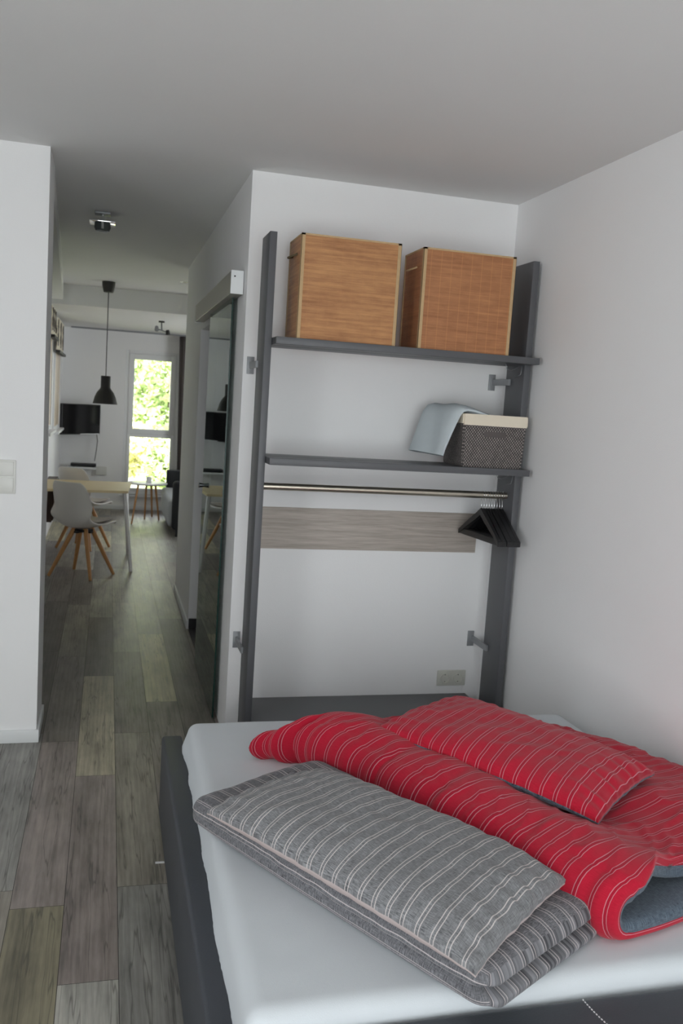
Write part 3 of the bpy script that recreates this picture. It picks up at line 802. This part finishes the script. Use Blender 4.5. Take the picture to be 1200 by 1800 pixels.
pillow('pillow', [(.292, 2.285), (.746, 1.515), (1.118, 1.818), (.668, 2.505)], ZM+.122, .125,
       'grey pillow with thin double stripes lying on the folded grey duvet', GREYP, UNDER, 2.0, .9, bow=.004)

# ---- red duvet, folded over along its left side, open towards the viewer
def catmull(pts, t):
    n = len(pts)-1; x = max(0, min(n-1e-6, t*n)); i = int(x); f = x-i
    P = [pts[max(0, i-1)], pts[i], pts[i+1], pts[min(n, i+2)]]
    return .5*((2*P[1])+(-P[0]+P[2])*f+(2*P[0]-5*P[1]+4*P[2]-P[3])*f*f+(-P[0]+3*P[1]-3*P[2]+P[3])*f**3)
FL = [Vector(p) for p in ((.505, 2.885), (.600, 2.835), (.715, 2.745), (.800, 2.56), (.880, 2.38), (.965, 2.18), (1.045, 2.00), (1.115, 1.84), (1.185, 1.700))]
GR = [Vector(p) for p in ((1.36, 3.020), (1.50, 2.975), (1.61, 2.87), (1.71, 2.74), (1.825, 2.58), (1.888, 2.42), (1.888, 2.22), (1.888, 2.04), (1.888, 1.87))]
def red_duvet():
    bm = bmesh.new(); uvl = bm.loops.layers.uv.new('UVMap')
    NU, NS = 220, 150
    La = 1.42
    fold = .30
    def mid(t, s):
        """t 0..1 along the length, s 0..1: 0 = free top edge right, .5 = fold, 1 = free bottom edge right"""
        F, G = catmull(FL, t), catmull(GR, t)
        Wd = (G-F).length; dr = (G-F).normalized()
        flare = max(0, 1-t/.16)           # thin corner flap at the far end
        ridge = .118*(1-.62*flare**1.2)*(1-.10*t)
        if s < .46:
            d = (1-s/.46)*(Wd-.045)+.045; top = True
        elif s > .54:
            d = ((s-.54)/.46)*(Wd-.045)+.045; top = False
        else:
            ph = (s-.46)/.08; top = None
        rr = .045
        zt = .066 + ridge*.52*math.exp(-((d if top is not None else .045)-.13)**2/.016) if top else 0
        # second soft rise towards the wall near the open end
        if top:
            dd = d
            zt += .030*math.exp(-(dd-.62)**2/.03)*max(0, min(1, (t-.45)/.3))
            zt += .030*math.exp(-(dd-.42)**2/.05)*max(0, 1-t/.45)
            zt += .028
            zt *= (1-.45*flare)
            return F+dr*d, ZM+zt, dr, 0, d
        zb = .026
        if top is False: return F+dr*d, ZM+zb, dr, 1, d
        # fold: ellipse arc from top to bottom
        z_top = (.066+ridge*.52*math.exp(-(.045-.13)**2/.016)+.028)*(1-.45*flare)
        a_ = math.pi/2+ph*math.pi
        return F+dr*(.045+.040*math.cos(a_)), ZM+(z_top+zb)/2+(z_top-zb)/2*math.sin(a_), dr, 2, .045
    outer, inner, S = [], [], []
    for i in range(NU+1):
        t = i/NU; ro_, ri_ = [], []
        for j in range(NS+1):
            s = j/NS
            xy, z, dr, reg, d = mid(t, s)
            e1 = mid(t, max(0, s-.004)); e2 = mid(t, min(1, s+.004))
            tv = Vector(((e2[0]-e1[0]).dot(dr), e2[1]-e1[1])); tv = tv.normalized() if tv.length > 1e-9 else Vector((1, 0))
            # outward normal in (dr, z) plane: top layer travels -dr, outward is +z
            nr = Vector((tv.y, -tv.x))
            prof = max(0, 1-abs(2*t-1)**14)**.5; pe = max(0, 1-(abs(2*s-1))**30)**.5
            h = .026*(.12+.88*prof)*(.12+.88*pe)
            wr = 0
            L = t*La
            # quilted, pulled creases running across the fold
            g = math.exp(-((d-.03)/.10)**2)
            cr = 1-abs(fnoise(L*9+.7*fnoise(L*2, d*3), d*3.5, 3.3))*2.4
            cr2 = 1-abs(fnoise(L*13+d*9, d*7-L*4, 7.7))*3
            wr += .0085*max(0, cr2-.3)
            wr += .009*max(0, cr-.35)*(.35+.65*g)
            wr += .012*fnoise(L*4.5, d*3.2, 9)
            wr += .005*fnoise(L*17, d*10, 12)
            wr -= .026*math.exp(-((L-.235)/.028)**2)*math.exp(-((d-.02)/.10)**2)     # pocket where the flap turns
            for cx_, am in ((.60, .012), (.80, .008), (1.08, .009)):
                wr -= am*math.exp(-((L-cx_+.25*(d-.1))/.016)**2)*g
            if reg == 1: wr *= .1
            # gathers near the open end
            ge = math.exp(-(1-t)*La/.05)
            wr += .007*ge*math.sin(d*44+2*fnoise(d*5, 1))
            if reg == 1: wr = 0
            # the opening gapes: top layer rises, edge of the top layer is set back
            gap = math.exp(-(1-t)*La/.10)
            zoff = (.012*gap if reg == 0 else 0)
            back = 0
            fd = (catmull(FL, min(1, t+.01))-catmull(FL, max(0, t-.01))).normalized()
            if reg == 0: back = -.065*gap*min(1, max(0, (d-.07)/.12)) + .02*gap*math.sin(d*15)*min(1, d/.2)
            if reg == 1: back = .006*gap*math.sin(d*13)
            base = xy+fd*back
            o_ = base+dr*(nr.x*(h+wr)); oz = z+nr.y*(h+wr)+zoff
            i_ = base-dr*(nr.x*h); iz = z-nr.y*h*(1+.9*gap)+zoff
            lim = ZM+.001
            if reg == 1:
                oz = max(oz, lim)
            ro_.append((o_.x, o_.y, max(oz, lim))); ri_.append((i_.x, i_.y, max(iz, lim+.002)))
        outer.append(ro_); inner.append(ri_)
    vo = [[bm.verts.new(p) for p in row] for row in outer]; vi = [[bm.verts.new(p) for p in row] for row in inner]
    def put(vs, mi, uvs):
        f = bm.faces.new(vs); f.material_index = mi
        for l, q in zip(f.loops, uvs): l[uvl].uv = q
    for i in range(NU):
        for j in range(NS):
            U0, U1, V0, V1 = i/NU*La, (i+1)/NU*La, j/NS*2.2, (j+1)/NS*2.2
            put((vo[i][j], vo[i][j+1], vo[i+1][j+1], vo[i+1][j]), 0, ((U0, V0), (U0, V1), (U1, V1), (U1, V0)))
            put((vi[i][j], vi[i+1][j], vi[i+1][j+1], vi[i][j+1]), 1, ((U0, V0), (U1, V0), (U1, V1), (U0, V1)))
    for j in range(NS):
        for i in (0, NU):
            V0, V1 = j/NS*2.2, (j+1)/NS*2.2; U = i/NU*La
            put((vo[i][j], vo[i][j+1], vi[i][j+1], vi[i][j]), 0, ((U, V0), (U, V1), (U+.01, V1), (U+.01, V0)))
    for i in range(NU):
        for j in (0, NS):
            U0, U1 = i/NU*La, (i+1)/NU*La
            put((vo[i][j], vo[i+1][j], vi[i+1][j], vi[i][j]), 0, ((U0, 0), (U1, 0), (U1, .01), (U0, .01)))
    bmesh.ops.recalc_face_normals(bm, faces=bm.faces[:])
    o = link('duvet', bm, [REDC, BLUEG], None, smooth=True)
    return tag(o, 'red striped duvet with blue-grey lining, folded over and open at the near end', 'duvet')
red_duvet()
pillow('pillow', [(.885, 2.690), (1.295, 1.985), (1.655, 2.265), (1.285, 2.960)], ZM+.178, .125,
       'red pillow with thin double stripes lying on top of the red duvet', REDC, BLUEG, 5.0, .8, bow=.008)

# small scrap on the floor
o = box('paper_scrap', (.213, .245, 3.035, 3.045, .0005, .003), THREAD, None)
tag(o, 'tiny white scrap lying on the floor planks beside the bed frame', 'scrap')

# ------------------------------------------------------------------ hall ceiling fittings
cl = thing('ceiling_lamp', 'small square chrome ceiling lamp in the hallway', 'ceiling lamp', (-.068, 5.60, H))
box('ceiling_rose', (-.045, .045, -.045, .045, -.012, 0), STEEL, cl, .003)
box('chrome_plate', (-.074, .074, -.074, .074, -.062, -.052), CHROME, cl, .002)
bm = bmesh.new(); tube(bm, [(0, 0, -.012), (0, 0, -.052)], .012, 12); link('stem', bm, CHROME, cl, smooth=True, auto=40)
bm = bmesh.new(); lathe(bm, [(0, -.062), (.046, -.062), (.048, -.085), (.04, -.105), (0, -.108)], n=28); link('lamp_glass', bm, simple('smoked_lamp_glass', (.05, .06, .06), .1), cl, smooth=True, auto=40)
bm = bmesh.new(); tube(bm, [(0, -.056, -.062), (0, -.056, -.10)], .008, 10); link('fixing_pin', bm, CHROME, cl, smooth=True, auto=40)

pl = thing('pendant_lamp', 'dark bell-shaped pendant lamp on a long cord above the dining table', 'pendant lamp', (-.034, 9.0, H))
bm = bmesh.new(); lathe(bm, [(0, 0), (.062, 0), (.060, -.04), (.045, -.10), (0, -.10)], n=28); link('canopy', bm, LAMPM, pl, smooth=True, auto=40)
bm = bmesh.new(); tube(bm, [(0, 0, -.10), (0, 0, -.90)], .004, 8); link('cord', bm, LAMPM, pl, smooth=True)
bm = bmesh.new()
prof = [(.0, -.895), (.043, -.895), (.046, -.90), (.046, -1.005), (.052, -1.02), (.080, -1.055), (.100, -1.10), (.113, -1.15), (.117, -1.165), (.112, -1.165), (.095, -1.10), (.070, -1.06), (.04, -1.02), (.038, -.91), (0, -.905)]
lathe(bm, prof, n=36); link('lamp_shade', bm, LAMPM, pl, smooth=True, auto=40)
dl = thing('downlight', 'small round recessed downlight in the hall ceiling near the right wall', 'downlight', (.64, 8.45, H))
bm = bmesh.new(); lathe(bm, [(.028, -.001), (.030, -.006), (.044, -.006), (.046, -.001), (.028, -.001)], n=24); link('trim_ring', bm, CHROME, dl, smooth=True)
bm = bmesh.new(); lathe(bm, [(0, -.002), (.028, -.002)], n=24); link('lens', bm, SWITCHM, dl)
sp = thing('spotlight_bar', 'small ceiling spotlight with two heads in the living room', 'spotlight', (.56, 10.6, 2.50))
bm = bmesh.new(); lathe(bm, [(0, 0), (.034, 0), (.034, -.018), (0, -.020)], n=20); link('base', bm, LAMPM, sp, smooth=True, auto=40)
bm = bmesh.new(); tube(bm, [(0, 0, -.018), (.005, 0, -.10)], .008, 8); link('stem', bm, STEEL, sp, smooth=True)
bm = bmesh.new(); tube(bm, [(-.06, 0, -.088), (.075, .0, -.125)], .007, 8); link('bar', bm, STEEL, sp, smooth=True)
for (a_, b_, m_) in (((-.055, -.02, -.075), (-.05, .03, -.10), STEEL), ((.07, -.005, -.10), (.078, .01, -.145), LAMPM)):
    bm = bmesh.new(); tube(bm, [a_, b_], [.020, .026], 14); link('lamp_head', bm, m_, sp, smooth=True, auto=40)

# ------------------------------------------------------------------ dining table and chairs
dt = thing('dining_table', 'light birch dining table with slim silver legs against the left wall', 'dining table', (-.2, 8.95, 0))
def slab(pts, z0, z1):
    bm = bmesh.new(); lo = [bm.verts.new((x, y, z0)) for x, y in pts]; hi = [bm.verts.new((x, y, z1)) for x, y in pts]
    bm.faces.new(lo[::-1]); bm.faces.new(hi)
    for i in range(len(pts)): bm.faces.new((lo[i], lo[(i+1) % len(pts)], hi[(i+1) % len(pts)], hi[i]))
    bmesh.ops.bevel(bm, geom=bm.edges[:], offset=.004, segments=2, affect='EDGES'); return bm
link('table_top', slab([(-.42, -.52), (.405, -.46), (.455, .40), (-.42, .40)], .722, .745), TABTOP, dt)
for x, y, x2, y2 in ((.375, -.42, .45, -.575), (-.38, -.44, -.40, -.46), (.40, .34, .44, .36), (-.38, .34, -.40, .36)):
    bm = bmesh.new(); tube(bm, [(x, y, .722), ((x+x2)/2, (y+y2)/2, .361), (x2, y2, 0)], [.022, .020, .017], 10); link('leg', bm, TABLEG, dt, smooth=True, auto=40)

def make_chair(name, label, loc, face_deg, legs, back_h=.86):
    t = thing(name, label, 'chair', loc, R(face_deg-90), 'dining chairs')
    rzi = Matrix.Rotation(-R(face_deg-90), 3, 'Z')
    bm = bmesh.new(); rows = []
    prof = [(.215, .470, .36, .0), (.20, .482, .40, .004), (.12, .470, .43, .012), (.02, .448, .45, .025), (-.08, .440, .43, .040), (-.155, .455, .425, .055), (-.20, .505, .43, .065), (-.222, .58, .43, .062), (-.236, .68, .415, .052), (-.248, .77, .385, .040), (-.256, .83, .34, .028), (-.259, back_h, .28, .02)]
    P = [Vector((*p,)) for p in prof]
    n = 40; m = 20
    for i in range(n+1):
        p = catmull(P, i/n); y, z, wd, cup = p
        seat = max(0, min(1, (z-.47)/.18))
        row = []
        for j in range(m+1):
            x = -1+2*j/m
            lift = cup*abs(x)**2.2*1.3
            row.append(bm.verts.new((x*wd/2, y+lift*seat*1.3, z+lift*(1-seat))))
        rows.append(row)
    for a, b_ in zip(rows, rows[1:]):
        for k in range(m): bm.faces.new((a[k], a[k+1], b_[k+1], b_[k]))
    o = link('seat_shell', bm, CHAIRM, t, smooth=True)
    md = o.modifiers.new('s', 'SOLIDIFY'); md.thickness = .014; md.offset = -1
    bm = cubegrid(20, 20, 4)
    for v in bm.verts:
        u, vv, w_ = v.co; r_ = (1-abs(u)**4)**.5*(1-abs(vv)**4)**.5
        v.co = (u*.185*(1-.1*vv*vv), .03+vv*.175, .492+w_*.018*(.2+.8*r_)+.02*abs(u)**2+.012*max(0, vv))
    link('seat_cushion', bm, CUSH, t, smooth=True)
    bm = bmesh.new(); addbox(bm, -.07, .07, -.07, .07, .405, .425, .003); addbox(bm, -.10, .10, -.02, .02, .395, .410, .003); addbox(bm, -.02, .02, -.10, .10, .395, .410, .003)
    link('leg_hub', bm, BLACKP, t)
    for lx, ly in legs:
        d = rzi @ Vector((lx-loc[0], ly-loc[1], 0)); dn = d.normalized()
        bm = bmesh.new(); tube(bm, [dn*.075+Vector((0, 0, .43)), (dn*.075+d)/2+Vector((0, 0, .216)), d+Vector((0, 0, .002))], [.022, .019, .014], 10)
        link('leg', bm, OAK, t, smooth=True, auto=40)
    return t
make_chair('dining_chair', 'white shell dining chair with splayed oak legs, nearest at the table', (-.185, 8.18, 0), 52,
           [(-.468, 8.13), (-.105, 7.93), (.092, 8.24), (-.262, 8.46)])
c2 = (-.215, 9.66)
make_chair('dining_chair', 'white shell dining chair half hidden behind the birch table', (*c2, 0), 52,
           [(c2[0]-.27, c2[1]-.05), (c2[0]+.08, c2[1]-.25), (c2[0]+.27, c2[1]+.06), (c2[0]-.08, c2[1]+.26)])

cab = thing('wall_cabinet', 'small dark brown wooden cabinet on the left wall under the table', 'cabinet', (-.57, 10.0, .30))
box('cabinet_body', (-.058, .045, -.62, .55, 0, .36), DKWOOD, cab, .004)
box('cabinet_door', (.045, .058, -.60, .53, .015, .345), DKWOOD, cab, .003)

# ------------------------------------------------------------------ television corner
tv = thing('television', 'black flat-screen television swivelled on a wall arm in the living room corner', 'television', (-.345, 12.55, 1.26))
ang = R(-38)
tv.rotation_euler = (0, 0, R(52))
hw = .39
bm = bmesh.new(); addbox(bm, -hw, hw, 0, .035, -.205, .205, .004); link('tv_housing', bm, BLACKP, tv, smooth=True, auto=35)
bm = bmesh.new(); addbox(bm, -hw+.012, hw-.012, -.003, .001, -.19, .193); link('screen', bm, SCREEN, tv)
bm = bmesh.new(); addbox(bm, -.02, hw-.02, -.004, .0, -.203, -.193); part(link('bezel_strip', bm, PVC, tv), 'pale strip along the lower edge')
bm = bmesh.new(); addbox(bm, -.08, .08, .035, .055, -.08, .08, .003); addbox(bm, -.02, .02, .05, .32, -.02, .02, .003); link('wall_arm', bm, BLACKP, tv)
bm = bmesh.new(); tube(bm, [(.36, .03, -.20), (.37, .02, -.30), (.36, .03, -.45), (.345, .04, -.58)], .005, 6); link('cable', bm, BLACKP, tv, smooth=True)
ws = thing('media_box', 'black flat media box on a small wall shelf under the television', 'media box', (-.31, 12.80, .605))
box('media_box_body', (-.17, .17, -.09, .09, .004, .042), BLACKP, ws, .006)
for x in (-.13, .13): box('foot', (x-.015, x+.015, -.06, -.03, -.002, .005), BLACKP, ws)
sh = thing('wall_shelf', 'narrow white wall shelf under the black media box', 'shelf', (-.31, 12.83, .595))
box('shelf_board', (-.20, .17, -.13, .12, -.022, .006), TRIM, sh, .002)
box('shelf_bracket', (-.02, .02, .0, .12, -.08, -.022), TRIM, sh, .002)
o = box('wall_box', (-.145, .005, 12.90, 12.95, .487, .60), SWITCHM, None, .004)
tag(o, 'pale grey square wall box left of the far window above the floor', 'wall box')

# curtain rail, white curtain, taupe curtain
o = box('curtain_rail', (-.52, 1.32, 12.70, 12.76, 2.482, 2.50), STEEL, None, .002)
tag(o, 'thin grey curtain rail on the living room ceiling above the far window', 'curtain rail')
def curtain(name, x0, x1, y, z0, z1, amp, k, mat, label, gather=0):
    bm = bmesh.new(); n = 160; rows = []
    zs = [z0+(z1-z0)*i/10 for i in range(11)]
    for z in zs:
        f = (z-z0)/(z1-z0)
        rows.append([bm.verts.new((x0+(x1-x0)*(j/n)+gather*(1-f)*(1-j/n), y+amp*math.sin(k*2*math.pi*j/n+.4*math.sin(f*3))*(.7+.3*(1-f)), z)) for j in range(n+1)])
    for a, b_ in zip(rows, rows[1:]):
        for j in range(n): bm.faces.new((a[j], a[j+1], b_[j+1], b_[j]))
    o = link(name, bm, mat, None, smooth=True); md = o.modifiers.new('s', 'SOLIDIFY'); md.thickness = .004
    return tag(o, label, 'curtain')
curtain('curtain', .93, 1.30, 12.73, .05, 2.482, .030, 5, CURT, 'dark taupe curtain hanging right of the far window', .05)

# ------------------------------------------------------------------ sofa and round table
so = thing('sofa', 'charcoal sofa with pale grey seat along the right side of the living room', 'sofa', (1.15, 11.35, 0))
def sbx(n, d, m, b=.03): return box(n, d, m, so, b, (1.15, 11.35, 0), 4)
sbx('armrest', (.765, 1.60, 10.50, 10.66, .08, .66), SOFAM, .045)
sbx('armrest', (.79, 1.60, 12.12, 12.28, .08, .655), SOFAM, .02)
sbx('seat', (.725, 1.62, 10.66, 12.12, .10, .425), SOFAL, .04)
sbx('backrest', (1.35, 1.62, 10.66, 12.12, .42, .80), SOFAM, .04)
for x, y in ((.83, 10.55), (1.5, 10.55), (.85, 12.2), (1.5, 12.2)):
    sbx('leg', (x-.02, x+.02, y-.02, y+.02, 0, .085), BLACKP, .004)
rtb = thing('side_table', 'round white side table with slanted wooden legs in front of the far window', 'side table', (.53, 11.95, 0))
bm = bmesh.new(); lathe(bm, [(0, .476), (.25, .476), (.262, .484), (.262, .494), (.25, .500), (0, .500)], n=40); link('table_top', bm, PVC, rtb, smooth=True, auto=40)
for x, y in ((-.20, -.45), (-.02, .02), (.09, .30), (.165, -.02)):
    bm = bmesh.new(); tube(bm, [(x*.62, y*.4, .476), (x, y, 0)], [.015, .010], 8); link('leg', bm, OAK, rtb, smooth=True, auto=40)
mug = bmesh.new(); lathe(mug, [(0, .0), (.034, 0), (.036, .075), (.033, .075), (.031, .006), (0, .006)], n=20)
o = link('cup', mug, PVC, None, smooth=True, auto=40); o.location = (.545, 11.90, .5005)
tag(o, 'small white cup standing on the round side table by the window', 'cup')

# ------------------------------------------------------------------ outside
bm = bmesh.new(); addbox(bm, -14, 16, 13.25, 45, -.35, -.25); tag(link('lawn', bm, GRASS), 'green lawn beyond the far window', 'lawn', kind='stuff')
bm = bmesh.new(); addbox(bm, -2, 4, 13.26, 15.3, -.2499, -.12, .01); tag(link('terrace', bm, STONE), 'pale stone terrace outside the far window', 'terrace')
ch = thing('garden_table', 'low white garden table on the terrace, seen through the lower pane', 'garden table', (.46, 14.3, -.12))
box('table_top', (-.45, .12, -.25, .25, .36, .40), PVC, ch, .008)
for x, y in ((-.40, -.2), (.08, -.2), (-.40, .2), (.08, .2)): box('leg', (x-.02, x+.02, y-.02, y+.02, 0, .36), PVC, ch, .003)
for k, (x, lb) in enumerate(((.735, 'left of two red plant pots on the terrace behind the side table legs'), (.86, 'right of two red plant pots on the terrace behind the side table legs'))):
    p = thing('plant_pot', lb, 'plant pot', (x, 14.9, -.12), group='red pots on the terrace')
    bm = bmesh.new(); lathe(bm, [(0, 0), (.040, 0), (.055, .16), (.058, .16), (.058, .185), (.050, .185), (.045, .17), (0, .165)], n=24); link('pot', bm, RED, p, smooth=True, auto=40)
def shrub(name, label, cx, cy, z0, rx, ry, rz, n, mat, seed, group='garden greenery beyond the window'):
    rnd = random.Random(seed)
    t = thing(name, label, 'tree' if rz > 1.4 else 'bush', (cx, cy, z0), group=None)
    bm = bmesh.new(); tube(bm, [(0, 0, 0), (.05, 0, rz*.6), (0, .05, rz*1.2)], [.09, .07, .03], 8); link('trunk', bm, BARK, t, smooth=True)
    bm = bmesh.new()
    cl = [(rnd.uniform(-1, 1), rnd.uniform(-1, 1), rnd.uniform(-1, 1)) for _ in range(26)]
    for i in range(n):
        c = rnd.choice(cl); d = Vector((rnd.gauss(0, 1), rnd.gauss(0, 1), rnd.gauss(0, 1))).normalized()*.33*rnd.uniform(.55, 1)
        p = Vector(((c[0]*.72+d.x)*rx, (c[1]*.72+d.y)*ry, rz*1.02+(c[2]*.70+d.z)*rz))
        s = rnd.uniform(.05, .11); a = Vector((rnd.gauss(0, 1), rnd.gauss(0, 1), rnd.gauss(0, .6))).normalized(); b_ = a.cross(Vector((rnd.gauss(0, 1), rnd.gauss(0, 1), rnd.gauss(0, 1)))).normalized()
        bm.faces.new([bm.verts.new(p+a*s), bm.verts.new(p+b_*s*.5), bm.verts.new(p-a*s), bm.verts.new(p-b_*s*.5)])
    link('foliage', bm, mat, t)
shrub('garden_tree', 'sunlit green tree filling the upper pane of the far window', 1.3, 20.2, -.25, 1.5, 1.2, 1.9, 9000, LEAF, 1)
shrub('garden_tree', 'lighter yellow-green tree behind the first, left in the upper pane', -.3, 22.0, -.25, 2.0, 1.5, 2.2, 7000, LEAFY, 2)
shrub('garden_bush', 'low leafy bush seen through the lower pane, right side', 1.45, 16.2, -.25, .9, .6, .62, 4500, LEAF, 3)
shrub('garden_bush', 'yellowish bush seen through the lower pane, left side', -.1, 17.5, -.25, 1.1, .6, .72, 4500, LEAFY, 4)
